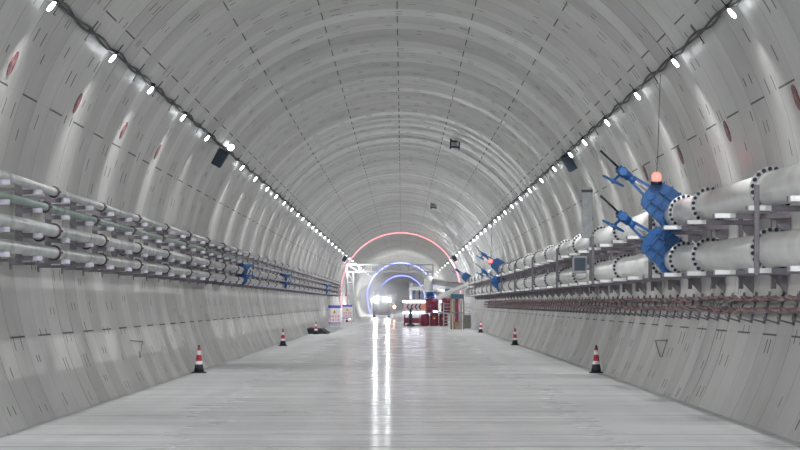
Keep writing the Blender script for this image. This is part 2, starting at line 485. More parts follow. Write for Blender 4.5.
loudspeaker(454.5,258.6,236,.38,.55,1,'small far dark loudspeaker on the right light string near the pink arch')

# dark H shaped brackets on the ceiling right of the crown
for (px, py, lb) in ((455,144,'black H shaped bracket on the ceiling, the nearer and larger one'),(433.5,206,'black H shaped bracket on the ceiling, the farther and smaller one')):
    p = onwall(px, py, .16); k = 1.0
    t = thing('ceiling_bracket', p, lb, 'bracket', 'H shaped ceiling brackets', rot=(0,.06,0))
    for sx in (-1,1):
        q = MB(); q.boxb(sx*.19-.035, sx*.19+.035, -.05,.05,-.24 if sx>0 else -.24,.22 if sx>0 else .36,bev=.008); q.build('side_post', M['rod'], t)
    for z in (.12,-.14):
        q = MB(); q.boxb(-.16,.16,-.04,.04,z-.035,z+.035); q.build('crossbar', M['rod'], t)
    q = MB(); q.boxb(-.12,.12,.0,.06,-.10,.08,bev=.01); q.cyl((0,.02,.08),(0,.02,.36),.014,6); q.build('junction_box', M['grey'], t)

# faded red ovals on the lining
def oval(px, py, lb, side, hl=.21, wl=.20):
    p = onwall(px, py, .0); a0 = math.atan2(p.x-XC, p.z-CZ)
    q = MB()
    def patch(rx, ry, off, cy, cut=None):
        c = None; vs = []
        n = 28
        for k in range(n):
            t = 2*PI*k/n
            du = math.cos(t)*rx; dv = math.sin(t)*ry
            if cut: du = max(cut[0], min(cut[1], du))
            a = a0 + side*(du)/R; r = R-off
            vs.append((XC+r*math.sin(a)-p.x, dv+cy, CZ+r*math.cos(a)-p.z))
        top = [q.bm.verts.new(v) for v in vs]
        bot = [q.bm.verts.new((v[0]*1+math.sin(a0)*.02, v[1], v[2]+math.cos(a0)*.02)) for v in vs]
        f = q.bm.faces.new(top); f.material_index = q.mi
        for k in range(n):
            f = q.bm.faces.new((top[k],top[(k+1)%n],bot[(k+1)%n],bot[k])); f.material_index = q.mi
    patch(hl, wl, .022, 0)
    q.mi = 1
    patch(hl*.85, wl*.34, .027, .0, (-hl*.30, hl*.18))
    o = q.build('oval_marking', [M['oval'], M['ovalw']], label=lb, cat='marking', group='faded red oval markings on the lining'); o.location = p
for i, (px, py) in enumerate([(12,63),(77,103),(123,130),(157,151.5)]):
    oval(px, py, 'faded red oval painted on the left lining, %s from the near end' % nth(i+1), -1)
for i, (px, py) in enumerate([(797,97),(728,131),(681,155),(646,173)]):
    oval(px, py, 'faded red oval painted on the right lining, %s from the near end' % nth(i+1), 1)

# thin triangular wire marks low on both walls
for (pts, lb) in (([(130.5,340.5),(142.5,341.5),(140,357.5),(139.4,352)],'thin bent wire hook low on the left wall'),([(655,340.2),(667,340.0),(662,356.5),(660,356.5),(655,340.2)],'thin triangular wire hook low on the right wall')):
    P = [onwall(x, y, .03) for x, y in pts]
    q = MB(); q.tube([tuple(v-P[0]) for v in P], .010, 6); q.tube([tuple(P[1]-P[0]), tuple(onwall(*pts[1], -.02)-P[0])], .014, 6)
    o = q.build('wire_hook', M['bracket'], label=lb, cat='hook'); o.location = P[0]

# ---------------------------------------------------------------- left pipe rack
XPL = -5.90
levels = [(3.88,.072),(3.585,.07),(3.22,.104),(2.85,.100)]
def left_pipe(x, z, r, m, lb, y1, coup0, valves=()):
    t = thing('water_pipe', (x, 0, z), lb, 'pipe', 'pipes on the left wall rack')
    q = MB(); q.cyl((0,14,0),(0,y1,0), r, 20); q.build('pipe', m, t)
    d = coup0; first = None
    while d < y1-1:
        if first is None:
            q = MB(); q.lathe([(r*.98,-.045),(r+.022,-.045),(r+.03,-.02),(r+.03,.02),(r+.022,.045),(r*.98,.045)],18,Matrix.Rotation(PI/2,4,'X'))
            q.box((r+.035,0,0),(.04,.05,.035)); q.box((-r-.035,0,0),(.04,.05,.035))
            first = q.build('coupling', M['coupling'], t); first.location = (0,d,0)
        else:
            c = first.copy(); COL.objects.link(c); c.parent = t; c.location = (0,d,0)
        d += 6.15
    return t
words = ['topmost grey','green-tinted second','thick pale third','thick pale lowest']
for i, (z, r) in enumerate(levels):
    left_pipe(XPL, z, r, M['pipe_green'] if i == 1 else M['pipe_grey'], '%s pipe of the front row on the left wall rack' % words[i], 222, 39.4 if i != 1 else 38.4)
left_pipe(-6.40, 3.21, .10, M['pipe_grey'], 'upper pipe of the back row behind the posts of the left rack', 222, 41.0)
left_pipe(-6.40, 2.84, .10, M['pipe_grey'], 'lower pipe of the back row behind the posts of the left rack', 222, 42.3)

d = 31.0; n = 0; t0 = None
while d < 222:
    loc = (-6.12, d, 2.62)
    if d < 33: lb, g = 'grey steel pipe bracket on the left wall cut off by the frame edge', 'left pipe brackets'
    else:
        n += 1; g = 'left pipe brackets'
        lb = 'steel post bracket with four arms on the left pipe rack, %s from the near end' % nth(n)
    if t0 is None:
        t0 = thing('pipe_bracket', loc, lb, 'bracket', g)
        q = MB(); q.boxb(-.05,.05,-.05,.05,0,1.36,bev=.008); q.build('post', M['bracket'], t0)
        for z, r in levels:
            zz = z-r-.035-2.62
            q = MB(); q.boxb(-.05,.24,-.100,-.052,zz-.04,zz+.033); q.mi = 1; q.boxb(.24,.39,-.104,-.048,zz-.04,zz+.033); q.build('arm', [M['bracket'], M['arm']], t0)
        for z in (.06, 1.2):
            xw = wallx(2.62+z,-1)+6.12
            q = MB(); q.boxb(xw-.01,xw+.02,-.09,.09,z-.10,z+.10); q.bar((xw,0,z),(-.03,0,z),.05); q.build('wall_plate', M['bracket'], t0)
    else: copy_tree(t0, loc, lb, g)
    d += 3.07

def small_valve(px, d, x, z, r, lb, g):
    t = thing('pipe_valve', (x,d,z), lb, 'valve', g)
    q = MB(); q.sph((0,0,0), r*1.75, (1,1.25,1)); q.box((0,0,.0),(r*2.6,.22,r*3.0),bev=.03); q.build('body', M['darkblue'], t)
    for s_ in (-1,1):
        q = MB(); q.cyl((0,s_*.24,0),(0,s_*.29,0), r*1.85, 20); q.build('flange', M['darkblue'], t)
    q = MB(); q.cone((r*.8,0,.06),(r*2.9,0,.16), r*1.2, r*.35, 14); q.cyl((r*2.6,0,.15),(r*3.7,0,.19), .02, 8); q.build('bonnet', M['blue'], t)
    hw = Vector((r*3.6,0,.185)); q = MB()
    q.tube([tuple(hw+Vector((0,.13*math.cos(k*PI/8),.13*math.sin(k*PI/8)))) for k in range(16)], .014, 6, True)
    q.bar(tuple(hw-Vector((0,.13,0))), tuple(hw+Vector((0,.13,0))), .015); q.bar(tuple(hw-Vector((0,0,.13))), tuple(hw+Vector((0,0,.13))), .015)
    q.build('handwheel', M['blue'], t)
for d, w in ((85.5,'nearest pair'),(115,'middle pair'),(178,'farthest pair')):
    small_valve(0, d, XPL, 3.23, .12, 'dark blue valve on the thick third pipe of the left rack, %s' % w, 'blue valves on the left pipe rack')
    small_valve(0, d, XPL, 2.86, .112, 'dark blue valve on the lowest pipe of the left rack, %s' % w, 'blue valves on the left pipe rack')

# ---------------------------------------------------------------- right pipes
XPR, ZU, ZD, RP, RF = 5.72, 3.84, 2.90, .27, .352
def flange_mesh():
    q = MB()
    Mx = Matrix.Rotation(PI/2,4,'X')
    q.lathe([(RP*.98,-.05),(RF,-.05),(RF,-.004),(RF*.985,0),(RF,.004),(RF,.05),(RP*.98,.05)], 40, Mx)
    for k in range(20):
        a = 2*PI*(k+.5)/20; rad = (RP+RF)/2+.006
        c = Vector((rad*math.cos(a), 0, rad*math.sin(a)))
        q.mi = 1; q.cyl(c+Vector((0,-.085,0)), c+Vector((0,.085,0)), .035, 6, False)
    q.mi = 0
    return q
fls = [35.9,43.2,46.9,50.3,59.3,66.3,73.5,80.5,88.0,95.5,103,110.5,118,125.5,129.4,132.8,141,149,157,165,173,181,189,197]
for z, w, y1 in ((ZU,'upper',200.0),(ZD,'lower',200.0)):
    t = thing('large_pipe', (XPR,0,z), 'thick white %s pipe with bolted flanges along the right wall' % w, 'pipe', 'thick white pipes on the right wall')
    q = MB(); q.cyl((0,12,-.0066*36.6),(0,48.6,0), RP, 36); q.cyl((0,48.6,0),(0,y1,0), RP, 36)
    for k in range(60): # pairs of small weld tabs along the side
        pass
    q.build('pipe', M['white_pipe'], t)
    f0 = None
    for d in [21.0,28.6]+fls:
        if f0 is None: f0 = flange_mesh().build('flange', [M['flange'], M['bolt']], t); f0.location = (0,d,-.0066*max(0,48.6-d))
        else:
            c = f0.copy(); COL.objects.link(c); c.parent = t; c.location = (0,d,-.0066*max(0,48.6-d))

# supports
d = 31.3; n = 0; t0 = None
protos = {}
def zoff(y): return -.0066*max(0, 48.6-y)
def support(kind, loc, lb):
    if kind in protos: return copy_tree(protos[kind], loc, lb)
    t = thing('pipe_support', loc, lb, 'support', 'right pipe supports')
    x0 = 5.19
    for z, rp in ((ZU,0),(ZD,0)):
        za = z-RP-.05
        xe = wallx(za-.05, 1)-.02
        q = MB(); q.boxb(x0,xe,-.08,.08,za-.05,za+.035,bev=.006); q.build('arm', M['beam'], t)
        q = MB(); q.boxb(x0+.02,x0+.36,-.13,-.082,za-.04,za+.035); q.build('saddle', M['white_pipe'], t)
        q = MB(); q.prism([(xe-.32,za-.05),(xe-.02,za-.05),(xe+.0,za-.40)],-.03,.03); q.build('gusset', M['bracket'], t)
    q = MB(); q.boxb(6.16,6.24,-.06,.06,2.30,3.90,bev=.008); q.build('rear_post', M['bracket'], t)
    if kind: q = MB(); q.boxb(5.29,5.37,-.15,-.085,2.50,3.87,bev=.01); q.build('front_post', M['bracket'], t)
    protos[kind] = t
    return t
i = 0
while d < 200:
    n += 1
    post = (i % 4 == 1)
    lb = '%s support bracket under the two thick right wall pipes, %s from the near end' % ('posted' if post else 'low', nth(n))
    support(post, (0,d,zoff(d)), lb)
    d += 3.75; i += 1

# big blue gate valves, stems leaning out to the left
def gate_valve(zp, d, lb, k=1.0):
    t = thing('gate_valve', (XPR-.02, d, zp+.06), lb, 'valve', 'blue gate valves on the right pipes')
    ax = Vector((-.79,0,.61)); pr = Vector((.61,0,.79))     # stem axis, and across it
    def P(a, c, y=0): return ax*a + pr*c + Vector((0,y,0))
    def slab(q, a0, a1, c0, c1, y0, y1):
        vs = [q.bm.verts.new(P(a,c,y)) for y in (y0,y1) for (a,c) in ((a0,-c0),(a0,c0),(a1,c1),(a1,-c1))]
        for f in ((0,1,2,3),(4,5,6,7),(0,1,5,4),(1,2,6,5),(2,3,7,6),(3,0,4,7)):
            ff = q.bm.faces.new([vs[i] for i in f]); ff.material_index = q.mi
    q = MB(); q.cyl((0,-.17,-.06),(0,.17,-.06), RF*1.02, 30); slab(q, .0,.34, .36,.36,-.16,.16); slab(q,.34,.66,.36,.30,-.15,.15); slab(q,.66,.72,.30,.20,-.13,.13)
    # stiffening ribs
    for c in (-.2,0,.2): slab(q,.05,.64,.0,.0,0,0) if False else None
    q.build('body', M['blue'], t)
    q = MB()
    for a in (.16,.37,.56): slab(q, a-.016, a+.016, .375-.03*(a>.4), .375-.03*(a>.4), -.225, .225)
    for c in (-.14,.13):
        vs = [q.bm.verts.new(P(a,cc,y)) for y in (-.225,-.15) for (a,cc) in ((.02,c-.012),(.02,c+.012),(.62,c+.012),(.62,c-.012))]
        for f in ((0,1,2,3),(4,5,6,7),(0,1,5,4),(1,2,6,5),(2,3,7,6),(3,0,4,7)): q.bm.faces.new([vs[i] for i in f])
    q.build('rib', M['blue'], t)
    q = MB(); slab(q,.68,.74,.15,.15,-.12,.12); q.build('gland_plate', M['blue'], t)
    for c in (-.06,.06):
        q = MB(); q.bar(P(.70,c*1.9), P(1.12,c*.9), .035, .06); q.build('yoke', M['blue'], t)
    q = MB(); q.cyl(P(.68,0),P(1.30,0),.022,8); q.build('stem', M['steel'], t)
    q = MB(); q.cyl(P(1.06,0),P(1.22,0),.075,14); q.sph(P(1.37,0),.115,(1,.9,1)); q.cyl(P(1.20,0),P(1.50,0),.095,16); q.cyl(P(1.38,0,-.17),P(1.38,0,.12),.085,14); q.build('gearbox', M['blue'], t)
    q = MB(); q.cyl(P(1.50,0),P(1.54,0),.05,10); q.cyl(P(1.52,.02),P(2.02,.07),.024,8); q.build('stem_cover', M['rod'], t)
    # handwheel seen nearly edge-on, set beside the gearbox
    hc = P(1.42,-.27); u = Vector((-.74,.28,.42)).normalized(); w = Vector((.25,.95,0)).normalized(); w = (w-u*w.dot(u)).normalized()
    q = MB(); nrm = u.cross(w).normalized()
    q.tube([tuple(hc+(u*math.cos(k*PI/12)+w*math.sin(k*PI/12))*.24) for k in range(24)], .022, 8, True)
    for k in range(3):
        v = u*math.cos(k*PI/3)+w*math.sin(k*PI/3); q.bar(hc-v*.23, hc+v*.23, .022)
    q.cyl(hc-nrm*.04,hc+nrm*.04,.05,10); q.cyl(hc, P(1.38,-.05), .028, 8)
    q.build('handwheel', M['blue'], t)
    return t
gate_valve(ZU, 48.6, 'big blue gate valve on the upper right pipe under the near red beacon')
gate_valve(ZD, 48.6, 'big blue gate valve on the lower right pipe, below the nearest one')
gate_valve(ZU, 131.1, 'blue gate valve on the upper right pipe beside the far red beacon')
gate_valve(ZD, 131.1, 'blue gate valve on the lower right pipe, below the far red beacon')
gate_valve(ZU+.05, 196.0, 'farthest blue gate valve on the upper right pipe above the red tanks')

def beacon(px, py, d, ztop, lb, r=.10):
    c = PX(px, py, d)
    t = thing('warning_beacon', c, lb, 'warning light', 'red warning beacons')
    q = MB(); q.lathe([(r*.6,-.10),(r*.9,-.06),(r,0),(r*.85,.06),(r*.5,.09),(r*.2,.10)], 16); q.build('lens', M['red_lamp'], t)
    q = MB(); q.cyl((0,0,-.16),(0,0,-.095), r*1.2, 14); q.build('base', M['rod'], t)
    q = MB(); q.tube([(0,0,.10),(.02,0,.3),(.08,0,ztop-c.z)], .008 if d < 100 else .014, 5); q.build('wire', M['cable'], t)
beacon(656.5,177,48.3,6.74,'glowing red warning beacon above the near blue gate valve')
beacon(490.6,261.5,131,6.74,'glowing red warning beacon beside the far blue gate valve', .10)

# antenna on the front post and the box beside it
d = 65.5
c = PX(590.5, 281, d)
t = thing('panel_antenna', c, 'tall grey panel antenna on a pole in front of the right pipes', 'antenna')
s = F/d
q = MB(); q.cyl((0,-.15,0),(0,-.15,1.9), .05, 14); q.build('pole', M['grey'], t)
q = MB(); q.boxb(-.27,.03,-.36,-.22,1.20,2.62,bev=.03); q.build('antenna_cover', M['panel'], t)
q = MB(); q.boxb(-.275,.035,-.37,-.21,2.48,2.56,bev=.01); q.build('end_cap', M['rod'], t)
for z in (1.35,1.75):
    q = MB(); q.boxb(-.12,.06,-.22,-.10,z-.03,z+.03); q.build('clamp', M['bracket'], t)
c2 = PX(579, 265, d)
t = thing('control_box', c2, 'dark blue grey control box left of the antenna pole', 'box')
q = MB(); q.boxb(-.20,.20,-.30,-.12,-.24,.24,bev=.02); q.build('housing', M['grey'], t)
q = MB(); q.boxb(-.155,.155,-.315,-.295,-.16,.20,bev=.006); q.build('screen', M['screen'], t)
q = MB(); q.boxb(.15,.34,-.17,-.12,.02,.08); q.boxb(.15,.34,-.17,-.12,-.15,-.09); q.build('mounting_arm', M['bracket'], t)
q = MB(); q.tube([(-.12,-.2,-.24),(-.14,-.2,-.36),(0,-.2,-.42),(.16,-.2,-.38),(.22,-.2,-.25)], .016, 6); q.build('cable_loop', M['pipe_green'], t)

# ---------------------------------------------------------------- right cable racks
d = 33.0; n = 0; t0 = None
while d < 172:
    n += 1
    lb = 'small three-armed cable bracket low on the right wall, %s from the near end' % nth(n)
    loc = (0,d,0)
    if t0 is None:
        t0 = thing('cable_bracket', (0,d,0), lb, 'bracket', 'cable brackets on the right wall')
        q = MB(); q.tube([(wallx(z,1)-.03,0,z) for z in (1.64,1.75,1.9,2.05,2.2)], .024, 6); q.build('post', M['bracket'], t0)
        for z in (1.66,1.83,2.02):
            q = MB(); q.bar((wallx(z,1)-.02,0,z),(wallx(z,1)-.27,0,z+.07),.03,.03); q.bar((wallx(z,1)-.26,0,z+.06),(wallx(z,1)-.29,0,z+.11),.022); q.build('arm', M['bracket'], t0)
    else: copy_tree(t0, loc, lb)
    d += 1.5
ck = ['dusty red','grey','faded red']
for lev, z in (('upper',2.10),('lower',1.905)):
    for j in range(3):
        q = MB(); pts = []; y = 20.0; ph = random.uniform(0,6)
        while y < 175:
            fr = ((y-33.0)/1.5) % 1
            sag = -.055*math.sin(PI*fr)*(1+.5*math.sin(y*.7+ph))
            pts.append((wallx(z,1)-.10-.065*j+.03*math.sin(y*1.1+ph), y, z+.008*j+sag+ .02*math.sin(y*.37+ph)))
            y += .3 if y < 110 else .75
        q.tube(pts, .03 if j != 1 else .034, 6)
        q.build('power_cable', M['cable_red'] if j != 1 else M['cable_grey'], label='%s cable on the %s tier of the right wall cable brackets, %s' % (ck[j], lev, ('nearest the wall','in the middle','outermost')[j]), cat='cable', group='cables on the right wall brackets')

# ---------------------------------------------------------------- LED arches
def arch(d, rad, m, lb, tr, inset=.12):
    q = MB(); pts = []
    fa = PI-math.asin(min(1,math.sqrt((R-inset)**2-CZ**2)/(R-inset)))
    for k in range(65):
        a = -fa+2*fa*k/64
        pts.append(((R-inset)*math.sin(a), 0, (R-inset)*math.cos(a)))
    q.tube(pts, tr, 8); o = q.build('led_arch', m, label=lb, cat='light strip'); o.location = (XC, d, CZ)
arch(254, 0, M['pink_led'], 'pink glowing light strip arched round the lining before the gantry', .07)
arch(442, 0, M['blue_led'], 'large blue glowing light arch behind the gantry', .075, .16)
arch(645, 0, M['blue_led'], 'smaller farther blue glowing light arch above the headlights', .12, .2)

# ---------------------------------------------------------------- cones
def make_cone():
    t = thing('traffic_cone', (0,0,0), 'x', 'cone')
    q = MB(); q.boxb(-.20,.20,-.20,.20,0,.035,bev=.012); q.build('base', M['black'], t)
    q = MB()
    def r(z): return .135-(.135-.035)*z/.80
    prof = [(.145,.03),(r(.25)+.006,.25),(r(.25),.25),(r(.345),.345),(r(.52),.52),(r(.645),.645),(r(.73),.73),(.036,.73),(.030,.79),(.012,.80)]
    q.lathe(prof, 24, mats=[0,0,1,2,1,2,0,0,0]); q.mi = 0
    q.build('cone_body', [M['black'], M['white'], M['red']], t)
    return t
c0 = make_cone(); first = True
cones = [(198,373,'red and white cone on the left deck edge, the nearest on that side'),(283,346,'red and white cone on the left deck edge, second from the near end'),(316,330,'tiny red and white cone on the left beside the dark hatch'),
 (597,373,'red and white cone on the right deck edge, the nearest on that side'),(515,345.2,'red and white cone on the right deck edge, second from the near end'),(480.7,332.5,'red and white cone on the right deck edge, farthest of the three'),
 (347,322,'tiny far cone in front of the second warning sign')]
for px, py, lb in cones:
    d = 2*F/(py-303.0); d = 148.5 if px == 316 else d; x = (px-402)*d/F; x = max(-5.80, min(5.55, x))
    if first: c0.location = (x,d,0); c0['label'] = lb; c0['group'] = 'traffic cones along the deck edges'; first = False
    else: copy_tree(c0, (x,d,0), lb)

# dark hatch and leaning sheet at the left deck edge
q = MB(); q.prism([(-6.05,0.0),(-4.75,0.0),(-5.2,.30),(-6.12,.36)], 150, 156); q.build('floor_hatch', M['black'], label='dark wedge shaped hatch on the deck at the left wall before the signs', cat='hatch')
q = MB(); q.prism([(-5.98,0),(-4.6,0),(-4.75,.05),(-6.0,.12)], 157, 184); q.build('sloping_sheet', M['grey'], label='grey low sheet on the deck behind the dark hatch on the left', cat='sheet')

# ---------------------------------------------------------------- warning signs
def warning_sign(px0, px1, py0, py1, d, lb):
    s = F/d; w = (px1-px0)/s; h = (py1-py0)/s
    c = PX((px0+px1)/2, py1, d); z0 = c.z
    t = thing('warning_sign', (c.x, d, 0), lb, 'sign', 'warning boards before the gantry')
    q = MB(); q.boxb(-w/2,w/2,-.02,.02,z0,z0+h,bev=.006); q.build('board', M['sign'], t)
    q = MB(); q.boxb(-w/2,w/2,-.028,-.021,z0+h*.84,z0+h); q.build('header', M['sign_blue'], t)
    q = MB(); q.boxb(-w/2,w/2,-.028,-.021,z0,z0+h*.05); q.build('footer_strip', M['sign_blue'], t)
    q = MB(); b_ = z0+h*.55; q.prism([(-w*.19,b_),(w*.19,b_),(0,b_+h*.21)],-.028,-.021); q.build('triangle', M['sign_yellow'], t)
    q = MB(); q.prism([(-w*.03,b_+h*.035),(w*.03,b_+h*.035),(w*.02,b_+h*.14),(-w*.02,b_+h*.14)],-.034,-.029); q.build('exclamation_mark', M['black'], t)
    for row, zz in ((0,z0+h*.33),(1,z0+h*.13)):
        for k in range(4):
            cx_ = -w*.32+k*w*.213; ch = h*.13; cw = w*.135
            q = MB(); r_ = random.Random(row*7+k)
            for j in range(3): q.boxb(cx_-cw/2*r_.uniform(.5,1),cx_+cw/2*r_.uniform(.5,1),-.028,-.021,zz+ch*(.05+.4*j)-ch*.06,zz+ch*(.05+.4*j)+ch*.07)
            q.boxb(cx_-cw*.08,cx_+cw*.08,-.0285,-.0215,zz,zz+ch)
            if k%2: q.boxb(cx_-cw*.45,cx_-cw*.3,-.0285,-.0215,zz,zz+ch*.9); q.boxb(cx_+cw*.3,cx_+cw*.45,-.0285,-.0215,zz,zz+ch*.9)
            q.build('character', M['sign_red'], t)
    for sx in (-1,1):
        q = MB(); q.boxb(sx*w*.42-.02,sx*w*.42+.02,.02,.06,0,z0+h*.9); q.bar((sx*w*.42,.04,z0+h*.8),(sx*w*.42,.55,.01),.03); q.build('leg', M['steel'], t)
warning_sign(328.2,340.8,305.3,323.3,190,'white warning board with blue header and yellow triangle, the nearer one by the left wall')
warning_sign(342.4,352.3,304.6,318.4,222,'white warning board with blue header, the farther one right of the nearer board')

# ---------------------------------------------------------------- gantry
d = 247.0; s = F/d
def gx(px): return (px-402)/s
def gz(py): return 2+(303-py)/s
t = thing('truss_gantry', (-1.3, d, 0), 'white steel truss gantry spanning the deck before the headlights', 'gantry')
ox = 1.3
def lattice(p0, p1, w, dep, step, name):
    p0, p1 = Vector(p0), Vector(p1); L = (p1-p0).length; ax = (p1-p0).normalized()
    side = Vector((0,0,1)) if abs(ax.x) > .5 else Vector((1,0,0))
    q = MB(); n = max(2,int(L/step))
    for sy in (-dep/2, dep/2):
        for sw in (-w/2, w/2):
            o = side*sw+Vector((0,sy,0)); q.bar(p0+o, p1+o, .13)
    for k in range(n+1):
        p = p0+ax*(L*k/n)
        for sy in (-dep/2, dep/2): q.bar(p+side*(-w/2)+Vector((0,sy,0)), p+side*(w/2)+Vector((0,sy,0)), .10)
        for sw in (-w/2,w/2): q.bar(p+side*sw+Vector((0,-dep/2,0)), p+side*sw+Vector((0,dep/2,0)), .06)
        if k < n:
            p2 = p0+ax*(L*(k+1)/n)
            for sy in (-dep/2, dep/2):
                sg = 1 if k%2 else -1
                q.bar(p+side*(-w/2*sg)+Vector((0,sy,0)), p2+side*(w/2*sg)+Vector((0,sy,0)), .045)
    q.build(name, M['truss'], t)
xl = gx(350.5)+ox; xr = gx(430)+ox
lattice((gx(347)+ox,0,gz(268.3)),(gx(433)+ox,0,gz(268.3)), .75, .8, 1.25, 'top_beam')
lattice((xl,0,0),(xl,0,gz(272.5)), .62, .8, .95, 'column')
lattice((xr,0,0),(xr,0,gz(272.5)), .55, .8, .95, 'column')
q = MB(); q.bar((xl+.3,0,gz(279)),(gx(361)+ox,0,gz(271)),.09); q.build('knee_brace', M['truss'], t)
q = MB(); q.bar((xr-.3,0,gz(279)),(gx(420)+ox,0,gz(271)),.09); q.build('knee_brace', M['truss'], t)
q = MB(); q.cyl((gx(346.3)+ox,-.6,gz(295)),(gx(346.3)+ox,-.6,gz(266)),.07,8); q.build('guide_pole', M['bracket'], t)
for py in (266,295):
    q = MB(); q.box((gx(346.3)+ox,-.6,gz(py)),(.22,.2,.22)); q.build('pole_end', M['sign_red'], t)

# ---------------------------------------------------------------- work vehicle with blinding lamps
d = 318.0; s = F/d
def vx(px): return (px-381.3)/s
t = thing('work_vehicle', ((381.3-402)/s, d, 0), 'pale work vehicle facing the camera with two blinding lamps', 'vehicle')
hw = 1.15
q = MB(); q.boxb(-hw,hw,.2,2.6,.55,2.75,bev=.12); q.build('cab', M['cabinet'], t)
q = MB(); q.boxb(-hw*.86,hw*.86,.16,.24,1.75,2.25,bev=.03); q.build('windshield', M['glass'], t)
q = MB(); q.boxb(-hw*.85,hw*.85,.12,.26,.75,1.45,bev=.03)
for k in range(5): q.boxb(-hw*.8,hw*.8,.09,.13,.82+k*.12,.86+k*.12)
q.build('grille', M['grille'], t)
q = MB(); q.boxb(-hw*1.02,hw*1.02,.0,.3,.35,.62,bev=.05); q.build('bumper', M['grey'], t)
q = MB(); q.boxb(-hw*.95,hw*.95,2.7,7.5,.7,2.4,bev=.05); q.build('cargo_body', M['grey'], t)
for sx in (-1,1):
    for yy in (1.0,6.3):
        q = MB(); q.cyl((sx*hw*.72,yy,.45),(sx*hw*1.0,yy,.45),.45,20); q.cyl((sx*hw*.98,yy,.45),(sx*hw*1.02,yy,.45),.2,12); q.build('wheel', M['black'], t)
    q = MB(); q.bar((sx*hw,.35,2.1),(sx*(hw+.25),.1,2.0),.04); q.boxb(sx*(hw+.25)-.08,sx*(hw+.25)+.08,.05,.1,1.7,2.1); q.build('mirror', M['black'], t)
    hx = sx*.83
    f = MB(); f.cyl((hx,-.02,2.45),(hx,.22,2.45),.42,20); f = f.build('work_lamp', M['grey'], t)
    q = MB(); q.cyl((hx,-.05,2.45),(hx,-.022,2.45),.24,20); q.build('lamp_lens', M['headlight'], f)

# orange lamp on a stand
c = PX(394.2,307,300)
t = thing('orange_lamp', (c.x,300,0), 'glowing orange lamp on a thin stand right of the headlights', 'lamp')
q = MB(); q.sph((0,0,c.z),.15,(1,1,1.1)); q.build('lens', M['orange_lamp'], t)
q = MB(); q.cyl((0,0,.03),(0,0,c.z-.13),.04,8); q.cyl((0,0,0),(0,0,.04),.25,16); q.build('stand', M['bracket'], t)

# ---------------------------------------------------------------- machinery at the right centre (d about 200)
D = 202.0; s = F/D
def mx(px, s_=s): return (px-402)/s_
def mz(py, s_=s): return 2+(303-py)/s_
# arrow barrier with two white light bars
t = thing('arrow_barrier', (mx(414),D,0), 'arrow barrier board between two glowing white light bars', 'barrier')
o_ = mx(414)
q = MB(); q.boxb(mx(403.5)-o_,mx(425)-o_,-.04,.04,mz(310.5),mz(303.2),bev=.01); q.build('board', M['board'], t)
for k in range(4):
    x = mx(408+k*4.0)-o_; zc = mz(306.8); w_ = .13
    q = MB(); q.prism([(x+w_,zc+.24),(x+w_*.1,zc+.24),(x-w_,zc),(x+w_*.1,zc-.24),(x+w_,zc-.24),(x-w_*.1,zc)],-.06,-.041); q.build('chevron', M['black'], t)
q = MB(); q.boxb(mx(421)-o_,mx(425)-o_,-.055,-.041,mz(310),mz(304)); q.build('orange_end_panel', M['orange'], t)
for y0_, y1_ in ((302.4,300.6),(313.6,311.9)):
    q = MB(); q.boxb(mx(402.8)-o_,mx(425)-o_,-.14,-.03,mz(y0_),mz(y1_),bev=.02); q.build('light_bar', M['white_led'], t)
for px in (404.5,424):
    q = MB(); q.boxb(mx(px)-o_-.05,mx(px)-o_+.05,-.02,.08,0,mz(300)); q.build('leg', M['tank'] if px < 410 else M['steel'], t)
q = MB(); q.boxb(mx(404)-o_,mx(424)-o_,.0,.05,.25,.7); q.build('lower_panel', M['tank'], t)
q = MB(); q.boxb(mx(403.5)-o_,mx(425)-o_,-.25,.35,0,.08); q.build('foot', M['bracket'], t)
# dark stand in front
t = thing('dark_stand', (mx(410.5),D-1.2,0), 'dark slim stand with a wide foot before the arrow barrier', 'stand')
q = MB(); q.lathe([(.42,0),(.42,.06),(.30,.16),(.15,.25),(.13,.30)], 16); q.build('foot', M['black'], t)
q = MB(); q.cone((0,0,.28),(0,0,1.38),.15,.11,12); q.boxb(-.16,.14,-.1,.1,.55,1.0,bev=.04); q.build('column', M['speaker'], t)
q = MB(); q.sph((0,0,1.45),.10); q.build('head', M['black'], t)

# lower red tanks
def red_cabinet(p0, p1, y0_, y1_, dd, lb, tri=False):
    o_ = mx((p0+p1)/2); w = (p1-p0)/s
    t = thing('red_tank', (o_,dd,max(0,mz(y1_)) if y1_ < 322 else 0), lb, 'tank', 'red tanks beside the arrow barrier')
    h = (mz(y0_)-mz(y1_))
    q = MB(); q.lathe([(w*.30,0),(w*.46,.03),(w*.49,h*.08),(w*.47,h*.35),(w*.49,h*.38),(w*.47,h*.42),(w*.47,h*.7),(w*.49,h*.73),(w*.47,h*.77),(w*.46,h*.94),(w*.30,h)], 24); q.build('tank_body', M['tank'], t)
    q = MB(); q.cyl((0,0,h-.01),(0,0,h+.03),w*.12,12); q.build('cap', M['bracket'], t)
    if tri:
        q = MB(); q.prism([(-.12,h*.55),(.12,h*.55),(0,h*.55+.21)],-w*.5,-w*.485); q.build('warning_sticker', M['sign_yellow'], t)
red_cabinet(420.2,429.6,314.0,326.3,D,'lower red tank, left one of the bottom row', False)
red_cabinet(429.6,438.8,313.5,326.5,D,'lower red tank with yellow triangle sticker, middle of the bottom row', True)
red_cabinet(438.8,448,314.0,326.5,D+.1,'lower red tank, right one of the bottom row', True)
t = thing('tank_platform', (mx(436),D,0), 'thin steel platform between the lower and upper red tanks', 'platform')
q = MB(); q.boxb(mx(419.5)-mx(436),mx(452)-mx(436),-.5,.5,mz(313.6)+.04,mz(312.4)+.03); q.build('deck_plate', M['bracket'], t)
